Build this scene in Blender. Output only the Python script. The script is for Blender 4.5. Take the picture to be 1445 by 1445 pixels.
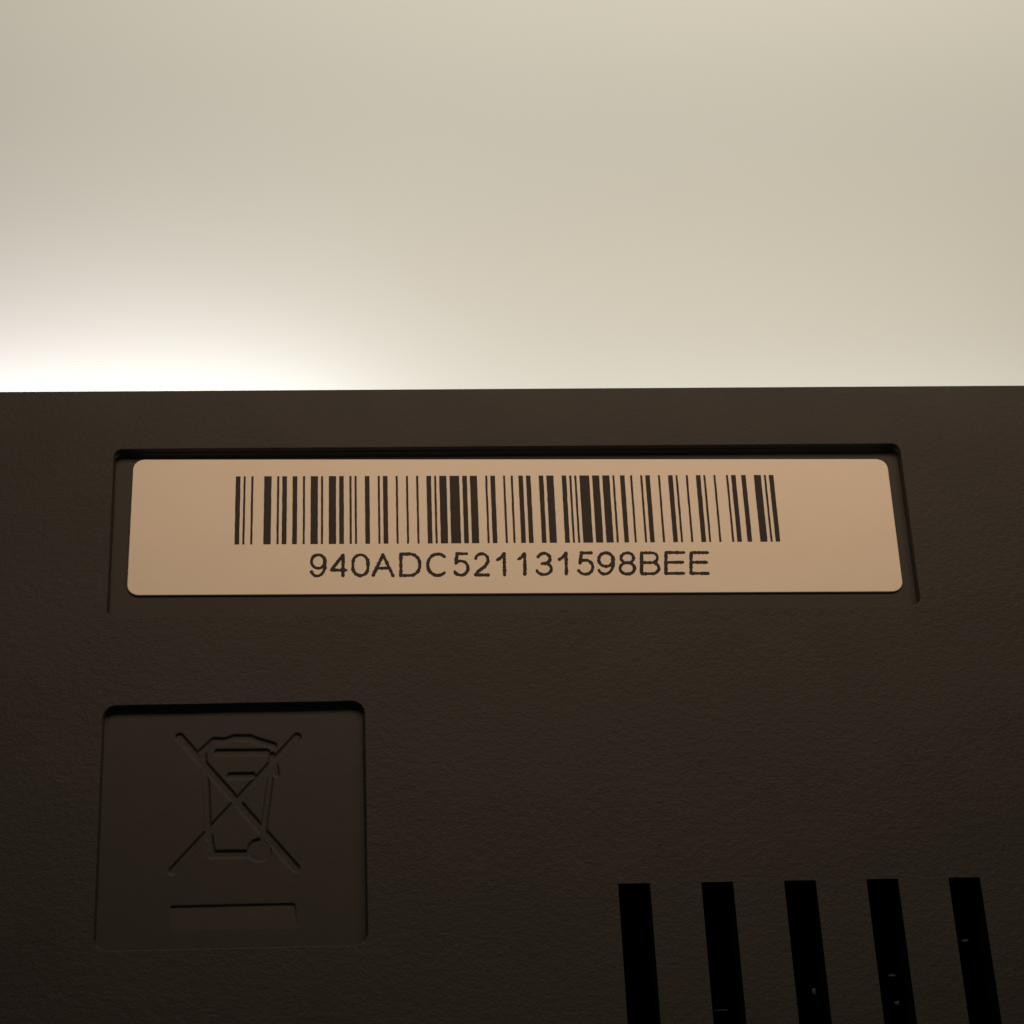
import bpy, math, random
import numpy as np
from mathutils import Matrix
random.seed(4)
rng = np.random.RandomState(4)
for o in list(bpy.data.objects): bpy.data.objects.remove(o)
SC = bpy.context.scene
COL = SC.collection
U = 4.45e-5            # metres per modelling unit (1 unit = 0.0445 mm)
F = 3407.033           # focal length in photograph pixels (photograph 1445 px wide)
CAMR = np.array([[0.99766794, 0.00748868, -0.06784253],
                 [-0.04145384, 0.85612494, -0.51510355],
                 [0.05422424, 0.51671462, 0.85443884]])
DESK_Z = -520.0        # desk top below the front face, in units

# ---------------------------------------------------------------- camera
cd = bpy.data.cameras.new('camera'); cam = bpy.data.objects.new('camera', cd); COL.objects.link(cam)
cd.sensor_width = 36.0; cd.lens = 36.0 * F / 1445.0
cd.clip_start = 0.005; cd.clip_end = 20.0
m4 = Matrix([list(CAMR[i]) + [0.0] for i in range(3)] + [[0, 0, 0, 1]])
m4[2][3] = F * U
cam.matrix_world = m4
SC.camera = cam

# ---------------------------------------------------------------- world, lamps, exposure
w = bpy.data.worlds.new('World'); SC.world = w; w.use_nodes = True
bg = w.node_tree.nodes['Background']; bg.inputs[0].default_value = (0.80, 1.0, 0.92, 1); bg.inputs[1].default_value = 0.030
SC.view_settings.view_transform = 'Standard'; SC.view_settings.look = 'None'
SC.view_settings.exposure = 0.0; SC.view_settings.gamma = 1.0

def area(name, loc, target, sx, sy, power, color, spread=180):
    l = bpy.data.lights.new(name, 'AREA'); l.shape = 'RECTANGLE'
    l.size = sx * U; l.size_y = sy * U; l.energy = power; l.color = color; l.spread = math.radians(spread)
    o = bpy.data.objects.new(name, l); COL.objects.link(o)
    a = np.array(loc, float); b = np.array(target, float); z = (a - b) / np.linalg.norm(a - b)
    x = np.cross([0, 1, 0.001], z); x /= np.linalg.norm(x); x = x if x[0] > 0 else -x
    y = np.cross(z, x)
    mm = Matrix([[x[i], y[i], z[i], a[i] * U] for i in range(3)] + [[0, 0, 0, 1]])
    o.matrix_world = mm
    return o
# warm lamp above and beyond the device (lights its face), added pale fill that brightens the desk, turned away from the device,
# low lamp hidden behind the device, and an added wide fill beside it
area('lamp_front', (500, 3120, 1200), (400, 1500, 0), 3000, 560, 0.0281, (1.0, 0.719, 0.511), 125)
area('fill_desk', (800, 3300, 2600), (800, 4200, 2160), 3000, 900, 0.311, (1.0, 0.922, 0.764), 175)
area('lamp_behind', (-900, 2372, -303), (-900, 2800, DESK_Z), 1750, 60, 0.0112, (0.914, 0.904, 1.0), 170)
area('fill_behind_wide', (420, 2346, -285), (420, 3000, DESK_Z), 2300, 60, 0.0060, (0.762, 0.972, 1.0), 170)

# ---------------------------------------------------------------- helpers
def W(px, py, z=0.0):
    d = CAMR @ np.array([px - 722.5, -(py - 722.5), -F])
    t = (z - F) / d[2]
    return np.array([d[0] * t, d[1] * t])

def link(name, me, mat=None, parent=None):
    o = bpy.data.objects.new(name, me); COL.objects.link(o)
    if mat: me.materials.append(mat)
    if parent: o.parent = parent
    return o

def mesh(name, vs, fs, smooth=False):
    me = bpy.data.meshes.new(name)
    me.from_pydata([(float(v[0]) * U, float(v[1]) * U, float(v[2]) * U) for v in vs], [], [tuple(int(i) for i in f) for f in fs])
    me.validate(); me.update()
    if smooth: me.shade_smooth()
    return me

def mat(name, base, rough, bumps=(), spec=0.5, vary=None, mottle=None):
    m = bpy.data.materials.new(name); m.use_nodes = True
    nt = m.node_tree; N = nt.nodes; L = nt.links
    p = N['Principled BSDF']
    p.inputs['Base Color'].default_value = (*base, 1); p.inputs['Roughness'].default_value = rough
    p.inputs['Specular IOR Level'].default_value = spec
    tc = N.new('ShaderNodeTexCoord')
    prev = None
    for scale_u, dist_u, strength, detail in bumps:
        n = N.new('ShaderNodeTexNoise'); n.inputs['Scale'].default_value = 1.0 / (scale_u * U); n.inputs['Detail'].default_value = detail
        L.new(tc.outputs['Object'], n.inputs['Vector'])
        b = N.new('ShaderNodeBump'); b.inputs['Distance'].default_value = dist_u * U; b.inputs['Strength'].default_value = strength
        L.new(n.outputs['Fac'], b.inputs['Height'])
        if prev: L.new(prev.outputs[0], b.inputs['Normal'])
        prev = b
    if prev: L.new(prev.outputs[0], p.inputs['Normal'])
    if vary:
        sc, amt = vary
        n = N.new('ShaderNodeTexNoise'); n.inputs['Scale'].default_value = 1.0 / (sc * U); n.inputs['Detail'].default_value = 3
        L.new(tc.outputs['Object'], n.inputs['Vector'])
        r = N.new('ShaderNodeMapRange'); r.inputs['From Min'].default_value = 0.3; r.inputs['From Max'].default_value = 0.7
        r.inputs['To Min'].default_value = 1 - amt; r.inputs['To Max'].default_value = 1 + amt
        L.new(n.outputs['Fac'], r.inputs['Value'])
        v = N.new('ShaderNodeVectorMath'); v.operation = 'SCALE'; v.inputs[0].default_value = base
        L.new(r.outputs[0], v.inputs['Scale']); L.new(v.outputs[0], p.inputs['Base Color'])
    return m

M_PLASTIC = mat('dark_moulded_plastic', (0.036, 0.0325, 0.028), 0.62, ((12, 1.8, 0.55, 2), (4.4, 1.0, 0.75, 3)), 0.25, (140, 0.08))
M_SMOOTH = mat('dark_smooth_plastic', (0.036, 0.0325, 0.028), 0.60, ((8, 0.6, 0.4, 3),), 0.25, (40, 0.04))
M_INSIDE = mat('shade_black_interior', (0.003, 0.003, 0.003), 0.9, ((9, 0.5, 0.3, 2),), 0.05)  # near-black: the shade inside the slots is put into the colour
M_PAPER = mat('label_paper', (0.91, 0.80, 0.65), 0.55, ((70, 1.1, 0.4, 2), (4, 0.16, 0.5, 2)), 0.3, (90, 0.012))
M_INK = mat('black_thermal_ink', (0.014, 0.008, 0.006), 0.55, (), 0.25)
M_DESK = mat('pale_satin_desk', (0.80, 0.785, 0.74), 0.5, ((500, 4, 0.25, 2), (14, 0.3, 0.3, 2)), 0.35, (900, 0.012))
M_DUST = mat('grey_dust', (0.05, 0.05, 0.05), 0.9, ((2, 0.5, 0.5, 2),), 0.2)

# ---------------------------------------------------------------- desk (setting)
S = 20000
me = mesh('desk', [(-S, -S, DESK_Z), (S, -S, DESK_Z), (S, S, DESK_Z), (-S, S, DESK_Z)], [(0, 1, 2, 3)])
desk = link('desk', me, M_DESK); desk['kind'] = 'structure'

# ---------------------------------------------------------------- the device
dev = bpy.data.objects.new('electronic_device', None); COL.objects.link(dev)
dev.location = (300 * U, 1400 * U, DESK_Z * U); dev.empty_display_size = 0.02
dev['label'] = 'dark brown black plastic device housing with barcode label, moulded bin symbol and vent slots'
dev['category'] = 'device'
OFF = (-300 * U, -1400 * U, -DESK_Z * U)
def part(name, me, m, parent=None):
    o = link(name, me, m, parent or dev)
    if parent is None: o.location = OFF
    return o

X0, X1, Y0, Y1 = -1150.0, 1950.0, 150.0, 2296.0
TOPS = 4.7 / 1750.0                       # slight lean of the top edge
def lean(x, y): return y + TOPS * (x - 293) * np.clip((y - 2230) / 60.0, 0, 1)

R_LABEL = [W(161.5, 634.5), W(1268.5, 626.5), W(1299, 853), W(151, 870)]
R_SYM = [W(146, 997), W(513.5, 990), W(518.5, 1333), W(132, 1341)]
D_LABEL, D_SYM = 16.5, 11.5
SLOT_W = 49.0
SLOTS = [(404.0 + 126.9 * i, 404.0 + 126.9 * i + SLOT_W) for i in range(5)]
SLOT_TOP, SLOT_BOT = 1395.0, 560.0

def sd_poly(X, Y, P, r):
    """signed distance to a convex quad (clockwise from top left), corners rounded by r; negative inside"""
    P = np.array(P); c = P.mean(0)
    ds = []
    for i in range(4):
        a, b = P[i], P[(i + 1) % 4]; e = (b - a) / np.linalg.norm(b - a); n = np.array([e[1], -e[0]])
        if np.dot(c - a, n) > 0: n = -n
        ds.append((X - a[0]) * n[0] + (Y - a[1]) * n[1] + r)
    v = np.maximum(ds[0], ds[2]); h = np.maximum(ds[1], ds[3])
    return np.minimum(np.maximum(v, h), 0) + np.hypot(np.maximum(v, 0), np.maximum(h, 0)) - r

def sd_seg(X, Y, a, b, t):
    a = np.array(a); b = np.array(b); e = b - a
    k = np.clip(((X - a[0]) * e[0] + (Y - a[1]) * e[1]) / np.dot(e, e), 0, 1)
    return np.hypot(X - a[0] - k * e[0], Y - a[1] - k * e[1]) - t

ZS = -D_SYM
def q(x, y): return W(x, y, ZS)
# engraved wheelie bin with a cross over it: centre lines in the moulding, half width in units
STROKES = [
    ([(253.5, 1040), (417, 1225)], 6.6), ([(419, 1040), (244, 1229)], 6.6),             # the cross
    ([(284, 1061), (302, 1045), (318, 1045.5), (331, 1041), (352, 1041), (364, 1045.5), (386, 1052)], 5.4),   # lid
    ([(307, 1062), (376, 1061.5)], 5.6),                                                   # rim
    ([(286, 1062), (291, 1110), (293, 1165), (299.5, 1207)], 5.6),                         # left side
    ([(384, 1066), (380, 1110), (372.5, 1165), (371, 1185)], 5.0),                           # right side
    ([(299.5, 1205.5), (346, 1205)], 6.4),                                                 # bottom
    ([(325, 1095), (356, 1094.5)], 5.4),                                                   # small plate
    ([(387, 1078), (389.5, 1092)], 5.4),                                                   # handle
]
WHEEL = (q(366, 1199.5), 19.0)
BAR = [q(240, 1279), q(416, 1275), q(420, 1311), q(240, 1314)]

def sd_symbol(X, Y):
    s = np.full(X.shape, 1e9)
    for pts, t in STROKES:
        for a, b in zip(pts[:-1], pts[1:]):
            s = np.minimum(s, sd_seg(X, Y, q(*a), q(*b), t))
    return np.minimum(s, np.hypot(X - WHEEL[0][0], Y - WHEEL[0][1]) - WHEEL[1])

def sstep(t): t = np.clip(t, 0, 1); return t * t * (3 - 2 * t)

LYT, LX0 = R_LABEL[0][1], R_LABEL[0][0]; LSL = (R_LABEL[1][1] - R_LABEL[0][1]) / (R_LABEL[1][0] - R_LABEL[0][0])
BT, BBt = q(320, 1277)[1], q(320, 1312)[1]
def height(X, Y):
    sl, ss = sd_poly(X, Y, R_LABEL, 13), sd_poly(X, Y, R_SYM, 20)
    # the far wall of the label recess comes down in two steps
    far = sstep((Y - (LYT + (X - LX0) * LSL) + 16) / 8)
    z = -0.45 * D_LABEL * sstep((0.9 - sl) / 2.4) - 0.55 * D_LABEL * sstep((0.9 - sl - 4.0 * far) / 2.6) - D_SYM * sstep((1.0 - ss) / 2.9)
    g = sd_symbol(X, Y); b = sd_poly(X, Y, BAR, 3)
    inside = ss < -12
    z = z - 2.9 * sstep((1.2 - g) / 3.4) * inside - 2.3 * sstep((1.2 - b) / 2.6) * inside * np.clip((Y - BBt) / (BT - BBt), 0, 1)
    z += 1.1 * np.sin(X / 900.0 + 0.4) * np.sin(Y / 700.0) * 0.6
    return z, sl, ss, g, b

# graded grid: fine where there is relief, coarse elsewhere, exact lines on the slot edges
def axis(lo, hi, fine, exact, coarse=9.0):
    out = [lo]; x = lo
    while x < hi - 1e-6:
        st = coarse
        for a, b, s in fine:
            if a - 1e-9 <= x < b: st = min(st, s)
            elif x < a: st = min(st, max(s, a - x)) if a - x < st else st
        x = min(x + st, hi); out.append(x)
    out = np.array(out)
    keep = np.ones(len(out), bool)
    for e in exact: keep &= np.abs(out - e) > 0.8
    keep[0] = keep[-1] = True
    return np.unique(np.concatenate([out[keep], exact]))
LX = [p[0] for p in R_LABEL]; LY = [p[1] for p in R_LABEL]; SX = [p[0] for p in R_SYM]; SY = [p[1] for p in R_SYM]
fx = [(min(LX[0], LX[3]) - 8, max(LX[0], LX[3]) + 22, 0.9), (min(LX[1], LX[2]) - 22, max(LX[1], LX[2]) + 8, 0.9),
      (min(SX) - 8, max(SX) + 8, 1.25)]
fy = [(min(LY[0], LY[1]) - 22, max(LY[0], LY[1]) + 8, 0.9), (min(LY[2], LY[3]) - 8, max(LY[2], LY[3]) + 22, 1.1),
      (min(SY) - 8, max(SY) + 8, 1.25)]
sx_lines = [v for s in SLOTS for v in s]
gx = axis(X0, X1, fx, sx_lines); gy = axis(Y0, Y1, fy, [SLOT_BOT, SLOT_TOP])
GX, GY = np.meshgrid(gx, gy)
GZ, SL, SS, SG, SB = height(GX, GY)
PY = lean(GX, GY)
dzy = np.gradient(GZ, gy, axis=0); dzx = np.gradient(GZ, gx, axis=1)
NR = np.stack([-dzx, -dzy, np.ones_like(GZ)], -1); NR /= np.linalg.norm(NR, axis=-1, keepdims=True)
nx, ny = len(gx), len(gy)
CXF = 0.5 * (gx[1:] + gx[:-1])[None, :].repeat(ny - 1, 0); CYF = 0.5 * (gy[1:] + gy[:-1])[:, None].repeat(nx - 1, 1)
def fc(A): return 0.25 * (A[1:, 1:] + A[:-1, 1:] + A[1:, :-1] + A[:-1, :-1])
fSL, fSS, fSG, fSB = fc(SL), fc(SS), fc(SG), fc(SB)
slot_mask = np.zeros(CXF.shape, bool)
for a, b in SLOTS: slot_mask |= (CXF > a) & (CXF < b) & (CYF > SLOT_BOT) & (CYF < SLOT_TOP)
m_lab = fSL < 1.0; m_sy = fSS < 1.0
m_bin = m_sy & (fSG < 0.9) & (fSS < -12); m_bar = m_sy & (fSB < 0.9) & (fSS < -12)
m_pan = ~(slot_mask | m_lab | m_sy)

def grid_part(name, mask, m, parent=None):
    J, I = np.nonzero(mask)
    quads = np.stack([J * nx + I, J * nx + I + 1, (J + 1) * nx + I + 1, (J + 1) * nx + I], -1)
    used, inv = np.unique(quads.ravel(), return_inverse=True)
    co = np.stack([GX.ravel()[used], PY.ravel()[used], GZ.ravel()[used]], -1) * U
    me = bpy.data.meshes.new(name)
    n = len(quads)
    me.vertices.add(len(used)); me.vertices.foreach_set('co', co.ravel().astype(np.float32))
    me.loops.add(n * 4); me.loops.foreach_set('vertex_index', inv.ravel().astype(np.int32))
    me.polygons.add(n); me.polygons.foreach_set('loop_start', np.arange(0, n * 4, 4, dtype=np.int32))
    me.update(calc_edges=True)
    me.shade_smooth()
    me.normals_split_custom_set_from_vertices(NR.reshape(-1, 3)[used].tolist())
    return part(name, me, m, parent)

panel = grid_part('front_panel', m_pan, M_PLASTIC)
panel['label'] = 'matt dark plastic front face with fine moulded grain'
lab_rec = grid_part('label_recess', m_lab, M_SMOOTH)
sym_rec = grid_part('symbol_recess', m_sy & ~m_bin & ~m_bar, M_SMOOTH)
grid_part('crossed_bin_symbol', m_bin, M_SMOOTH, sym_rec)
grid_part('symbol_bar', m_bar, M_SMOOTH, sym_rec)

# side shell: swept down from the panel's border with a small rounded edge
FIL = 6.0
corner = []
def ring(off, z):
    pts = []
    xs = np.linspace(X0, X1, 60); ys = np.linspace(Y0, Y1, 40)
    for x in xs: pts.append((x, Y0 - off, z))
    for a in np.linspace(-80, -10, 7): pts.append((X1 + off * math.cos(math.radians(a)), Y0 + off * math.sin(math.radians(a)), z))
    for y in ys: pts.append((X1 + off, lean(X1, y), z))
    for a in np.linspace(10, 80, 7): pts.append((X1 + off * math.cos(math.radians(a)), lean(X1, Y1) + off * math.sin(math.radians(a)), z))
    for x in xs[::-1]: pts.append((x, lean(x, Y1) + off, z))
    for a in np.linspace(100, 170, 7): pts.append((X0 + off * math.cos(math.radians(a)), lean(X0, Y1) + off * math.sin(math.radians(a)), z))
    for y in ys[::-1]: pts.append((X0 - off, lean(X0, y), z))
    for a in np.linspace(190, 260, 7): pts.append((X0 + off * math.cos(math.radians(a)), Y0 + off * math.sin(math.radians(a)), z))
    return pts
prof = [(FIL * math.sin(a), -FIL + FIL * math.cos(a)) for a in np.linspace(0, math.pi / 2, 7)]
prof[0] = (0.0, 0.0)
prof += [(FIL + 2, -120), (FIL + 2, -230), (FIL - 1, -233), (FIL - 1, -239), (FIL + 2, -242), (FIL, DESK_Z + 24), (FIL - 12, DESK_Z + 3)]
vs, fs = [], []
for off, z in prof: vs += ring(off, z)
n = len(ring(0, 0))
for k in range(len(prof) - 1):
    for i in range(n): fs.append((k * n + i, k * n + (i + 1) % n, (k + 1) * n + (i + 1) % n, (k + 1) * n + i))
# the first ring follows the relief of the panel's border
def zb(x, y): return float(height(np.array([[x]]), np.array([[y]]))[0][0, 0])
vs = [(v[0], v[1], v[2] + (zb(min(max(v[0], X0), X1), min(max(v[1], Y0), Y1)) if i < 7 * n else 0)) for i, v in enumerate(vs)]
fs.append(tuple(reversed(range((len(prof) - 1) * n, len(prof) * n))))
shell = part('side_shell', mesh('side_shell', vs, fs), M_PLASTIC)
for p_ in shell.data.polygons: p_.use_smooth = p_.index < 6 * n

# vent slots: each a liner open at the top, sharing the panel's slot edge
def liner(a, b, y0, y1, depth):
    xs = [x for x in gx if a - 1e-6 <= x <= b + 1e-6]; ys = [y for y in gy if y0 - 1e-6 <= y <= y1 + 1e-6]
    loop = [(x, y0) for x in xs] + [(b, y) for y in ys[1:]] + [(x, y1) for x in xs[::-1][1:]] + [(a, y) for y in ys[::-1][1:-1]]
    L_ = np.array(loop); Z, *_ = height(L_[None, :, 0], L_[None, :, 1])
    k = len(loop)
    cx, cy = (a + b) / 2, (y0 + y1) / 2
    v = []
    for (ins, dz) in ((0, 0), (0.9, -0.7), (1.6, -2.4), (2.0, -depth)):
        for i, (x, y) in enumerate(loop):
            v.append((x + ins * np.sign(cx - x) * (abs(x - a) < 1e-6 or abs(x - b) < 1e-6),
                      y + ins * np.sign(cy - y) * (abs(y - y0) < 1e-6 or abs(y - y1) < 1e-6), Z[0, i] + dz))
    f = []
    for r in range(3):
        for i in range(k): f.append((r * k + i, r * k + (i + 1) % k, (r + 1) * k + (i + 1) % k, (r + 1) * k + i))
    return v, f
for a, b in SLOTS:
    v, f = liner(a, b, SLOT_BOT, SLOT_TOP, 46.0)
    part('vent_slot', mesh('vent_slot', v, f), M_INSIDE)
bx0, bx1 = SLOTS[0][0] - 60, SLOTS[-1][1] + 60
def box(a, b):
    (x0, y0, z0), (x1, y1, z1) = a, b
    v = [(x0, y0, z0), (x1, y0, z0), (x1, y1, z0), (x0, y1, z0), (x0, y0, z1), (x1, y0, z1), (x1, y1, z1), (x0, y1, z1)]
    return v, [(3, 2, 1, 0), (4, 5, 6, 7), (0, 1, 5, 4), (1, 2, 6, 5), (2, 3, 7, 6), (3, 0, 4, 7)]
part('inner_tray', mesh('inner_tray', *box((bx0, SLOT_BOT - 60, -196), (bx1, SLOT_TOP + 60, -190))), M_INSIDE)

# ---------------------------------------------------------------- barcode label
ZF = -D_LABEL; ZT = ZF + 3.6
def P(x, y): return W(x, y, ZT)
Q = [P(188.4, 648.4), P(1251.4, 647.6), P(1275.2, 834.6), P(178.8, 839.9)]
def round_quad(Q, r, n=9):
    out = []
    for i in range(4):
        p0, p1, p2 = Q[i - 1], Q[i], Q[(i + 1) % 4]
        e0 = (p0 - p1) / np.linalg.norm(p0 - p1); e1 = (p2 - p1) / np.linalg.norm(p2 - p1)
        a, b = p1 + e0 * r, p1 + e1 * r; c = p1 + (e0 + e1) * r
        for t in np.linspace(0, math.pi / 2, n): out.append(c - e1 * r * math.cos(t) - e0 * r * math.sin(t))
    return out
rq = round_quad(Q, 19.0)
cen = sum(rq) / len(rq)
def inset(p, d): v_ = cen - p; s_ = np.sign(v_); return p + s_ * d * np.minimum(1, np.abs(v_) / 60)
k = len(rq); v = []
for ins, z in ((0, ZF + 0.2), (0, ZT - 0.8), (0.35, ZT - 0.2), (0.9, ZT)): v += [(*inset(p, ins), z) for p in rq]
f = [(r * k + (i + 1) % k, r * k + i, (r + 1) * k + i, (r + 1) * k + (i + 1) % k) for r in range(3) for i in range(k)]
f.append(tuple(range(4 * k - 1, 3 * k - 1, -1)))
label = part('barcode_label', mesh('barcode_label', v, f), M_PAPER)
label['label'] = 'pale paper sticker printed with a barcode and 940ADC521131598BEE'

# bars: Code 128 element widths (bar, space, bar, space, ...)
def code128():
    P_ = ("212222 222122 222221 121223 121322 131222 122213 122312 132212 221213 221312 231212 112232 122132 122231 113222 "
          "123122 123221 223211 221132 221231 213212 223112 312131 311222 321122 321221 312212 322112 322211 212123 212321 "
          "232121 111323 131123 131321 112313 132113 132311 211313 231113 231311 112133 112331 132131 113123 113321 133121 "
          "313121 211331 231131 213113 213311 213131 311123 311321 331121 312113 312311 332111 314111 221411 431111 111224 "
          "111422 121124 121421 141122 141221 112214 112412 122114 122411 142112 142211 241211 221114 413111 241112 134111 "
          "111242 121142 121241 114212 124112 124211 411212 421112 421211 212141 214121 412121 111143 111341 131141 114113 "
          "114311 411113 411311 113141 114131 311141 411131 211412 211214 211232 2331112").split()
    b = lambda t: [ord(c) - 32 for c in t]
    v_ = [104] + b('940ADC') + [99, 52, 11, 31, 59, 100] + b('8BEE')
    v_.append(sum((i or 1) * x for i, x in enumerate(v_)) % 103); v_.append(106)
    return [int(c) for x in v_ for c in P_[x]]
elems = code128(); total = sum(elems)
BT0, BT1, BB1, BB0 = P(332.6, 672.3), P(1091.5, 670.3), P(1101.5, 764.2), P(330.4, 768.3)
ZI = ZT + 0.30
pos = 0; SH = 0.09
for i, e in enumerate(elems):
    if i % 2 == 0:
        a, b = (pos + SH) / total, (pos + e - SH) / total
        lv = [BB0 + (BB1 - BB0) * a, BB0 + (BB1 - BB0) * b]; tv = [BT0 + (BT1 - BT0) * a, BT0 + (BT1 - BT0) * b]
        # thermal print edges wander very slightly
        nseg = 14; v = []; f = []
        for s in range(nseg + 1):
            t = s / nseg
            jl, jr = rng.uniform(-0.22, 0.22, 2)
            pl = lv[0] * (1 - t) + tv[0] * t; pr = lv[1] * (1 - t) + tv[1] * t
            v += [(pl[0] + jl, pl[1], ZI), (pr[0] + jr, pr[1], ZI)]
            if s: f.append((2 * s - 2, 2 * s - 1, 2 * s + 1, 2 * s))
        o = link('barcode_bar', mesh('barcode_bar', v, f), M_INK, label)
    pos += e

# characters: stroked polylines in a 0..1 box
def arc(cx, cy, rx, ry, a0, a1, n=18):
    return [(cx + rx * math.cos(math.radians(a0 + (a1 - a0) * i / n)), cy + ry * math.sin(math.radians(a0 + (a1 - a0) * i / n))) for i in range(n + 1)]
GL = {
 '9': [arc(.5, .68, .5, .32, 0, 360, 22), arc(.42, .5, .58, .5, 22, -60, 8) + arc(.42, .26, .42, .26, -62, -165, 8)],
 '4': [[(.78, 0), (.78, 1), (0, .28), (1, .28)]],
 '0': [arc(.5, .62, .5, .38, 0, 180, 14) + arc(.5, .38, .5, .38, 180, 360, 14) + [(1, .62)]],
 'A': [[(0, 0), (.5, 1), (1, 0)], [(.2, .36), (.8, .36)]],
 'D': [[(.45, 1), (0, 1), (0, 0), (.45, 0)] + arc(.5, .5, .5, .5, -85, 85, 16) + [(.45, 1)]],
 'C': [arc(.52, .5, .52, .5, 48, 312, 24)],
 '5': [[(.88, 1), (.2, 1), (.1, .53)] + arc(.47, .33, .53, .33, 130, -150, 20)],
 '2': [arc(.5, .7, .45, .3, 165, -25, 14) + [(.75, .42), (.3, .2), (.02, 0), (1, 0)]],
 '1': [[(0, .72), (.45, .82), (.85, 1), (.9, 0)]],
 '3': [arc(.48, .75, .42, .25, 160, -80, 14) + arc(.48, .27, .52, .27, 80, -165, 18), [(.35, .52), (.58, .52)]],
 '8': [arc(.5, .76, .43, .24, -90, 270, 20), arc(.5, .27, .5, .27, 90, 450, 20)],
 'B': [[(.6, .53), (0, .53)], [(0, 0), (0, 1), (.55, 1)] + arc(.6, .765, .32, .235, 80, -80, 10) + arc(.62, .265, .38, .265, 80, -85, 12) + [(0, 0)]],
 'E': [[(1, 1), (0, 1), (0, 0), (1, 0)], [(0, .53), (.95, .53)]],
}
TEXT = [('9', 85, 195, 55, 213), ('4', 220, 340, 58, 213), ('0', 367, 487, 55, 210), ('A', 503, 657, 55, 211), ('D', 693, 840, 50, 209),
        ('C', 875, 1025, 50, 209), ('5', 1057, 1167, 48, 207), ('2', 1195, 1308, 48, 206), ('1', 1350, 1420, 48, 206)]
TEXT2 = [('1', 95, 162, 45, 204), ('3', 222, 337, 45, 203), ('1', 375, 444, 45, 203), ('5', 505, 618, 42, 201), ('9', 640, 757, 42, 200),
         ('8', 785, 903, 42, 200), ('B', 932, 1067, 42, 197), ('E', 1097, 1236, 40, 195), ('E', 1268, 1401, 40, 195)]
chars = [(c, 420 + a / 4.8167, 420 + b / 4.8167, 770 + t / 4.8167, 770 + bb / 4.8167) for c, a, b, t, bb in TEXT] + \
        [(c, 710 + a / 4.8167, 710 + b / 4.8167, 770 + t / 4.8167, 770 + bb / 4.8167) for c, a, b, t, bb in TEXT2]
HW = 2.7
def ribbon(pts, z, v, f):
    # resample, then offset to both sides; round ends; slightly ragged like a thermal print
    pts = [np.array(p_, float) for p_ in pts]; rs = [pts[0]]
    for a, b in zip(pts[:-1], pts[1:]):
        d = np.linalg.norm(b - a); n_ = max(1, int(d / 1.6))
        if d < 1e-6: continue
        rs += [a + (b - a) * (i + 1) / n_ for i in range(n_)]
    # discs along the path, joined by quads: all in one layered sheet
    for i, p_ in enumerate(rs):
        r = HW * (1 + rng.uniform(-0.27, 0.27)); base = len(v); m_ = 9
        jx, jy = rng.uniform(-0.28, 0.28, 2)
        zz = z + 0.0016 * (len(v) % 97)
        for s in range(m_):
            a_ = 2 * math.pi * s / m_ + 0.3 * i
            v.append((p_[0] + jx + r * math.cos(a_), p_[1] + jy + r * math.sin(a_), zz))
        f.append(tuple(range(base, base + m_)))
        if i:
            d = p_ - rs[i - 1]; L_ = np.linalg.norm(d); nrm = np.array([-d[1], d[0]]) / L_ * HW * 0.84
            b0 = len(v); zq = zz + 0.0007
            for pt in (rs[i - 1] + nrm, rs[i - 1] - nrm, p_ - nrm, p_ + nrm): v.append((pt[0], pt[1], zq))
            f.append((b0, b0 + 1, b0 + 2, b0 + 3))
for c, xa, xb, yt, yb in chars:
    hp = 1.85
    TL, TR, BL, BR = P(xa + hp, yt + 1.4), P(xb - hp, yt + 1.4), P(xa + hp, yb - 1.4), P(xb - hp, yb - 1.4)
    v, f = [], []
    for st in GL[c]:
        pts = []
        for x, y in st:
            pts.append((BL * (1 - x) + BR * x) * (1 - y) + (TL * (1 - x) + TR * x) * y)
        ribbon(pts, ZI, v, f)
    o = link('printed_digit' if c.isdigit() else 'printed_letter', mesh('glyph_' + c, v, f), M_INK, label)
    o['label'] = ('printed digit ' if c.isdigit() else 'printed letter ') + c

# ---------------------------------------------------------------- bits of dust caught in the vents
def speck(px, py, wpx, hpx, text, zz=-14.0):
    c = W(px, py, zz); v = []; f = []
    n1, n2 = 7, 5
    for j in range(n2 + 1):
        ph = math.pi * j / n2
        for i in range(n1):
            th = 2 * math.pi * i / n1; r = 1 + rng.uniform(-0.3, 0.3)
            v.append((wpx * 0.6 * math.sin(ph) * math.cos(th) * r, hpx * 0.75 * math.sin(ph) * math.sin(th) * r, 1.6 * math.cos(ph)))
    for j in range(n2):
        for i in range(n1): f.append((j * n1 + i, j * n1 + (i + 1) % n1, (j + 1) * n1 + (i + 1) % n1, (j + 1) * n1 + i))
    o = link('dust_speck', mesh('dust_speck', v, f, True), M_DUST)
    o.location = (c[0] * U, c[1] * U, zz * U)
    o['label'] = text; o['category'] = 'dust speck'; o['group'] = 'dust caught in the vent slots'
speck(1362, 1328, 11, 4, 'flat grey dust speck in the rightmost vent slot')
speck(1259, 1377, 11, 3, 'thin grey lint in the fourth vent slot above a rounder speck')
speck(1266, 1416, 7, 6, 'bright round dust speck near the photo bottom in the fourth vent slot')
speck(1149, 1400, 5, 8, 'faint slanting dust speck in the third vent slot', -20)
speck(1018, 1426, 20, 2, 'faint long lint thread in the second vent slot from left', -26)
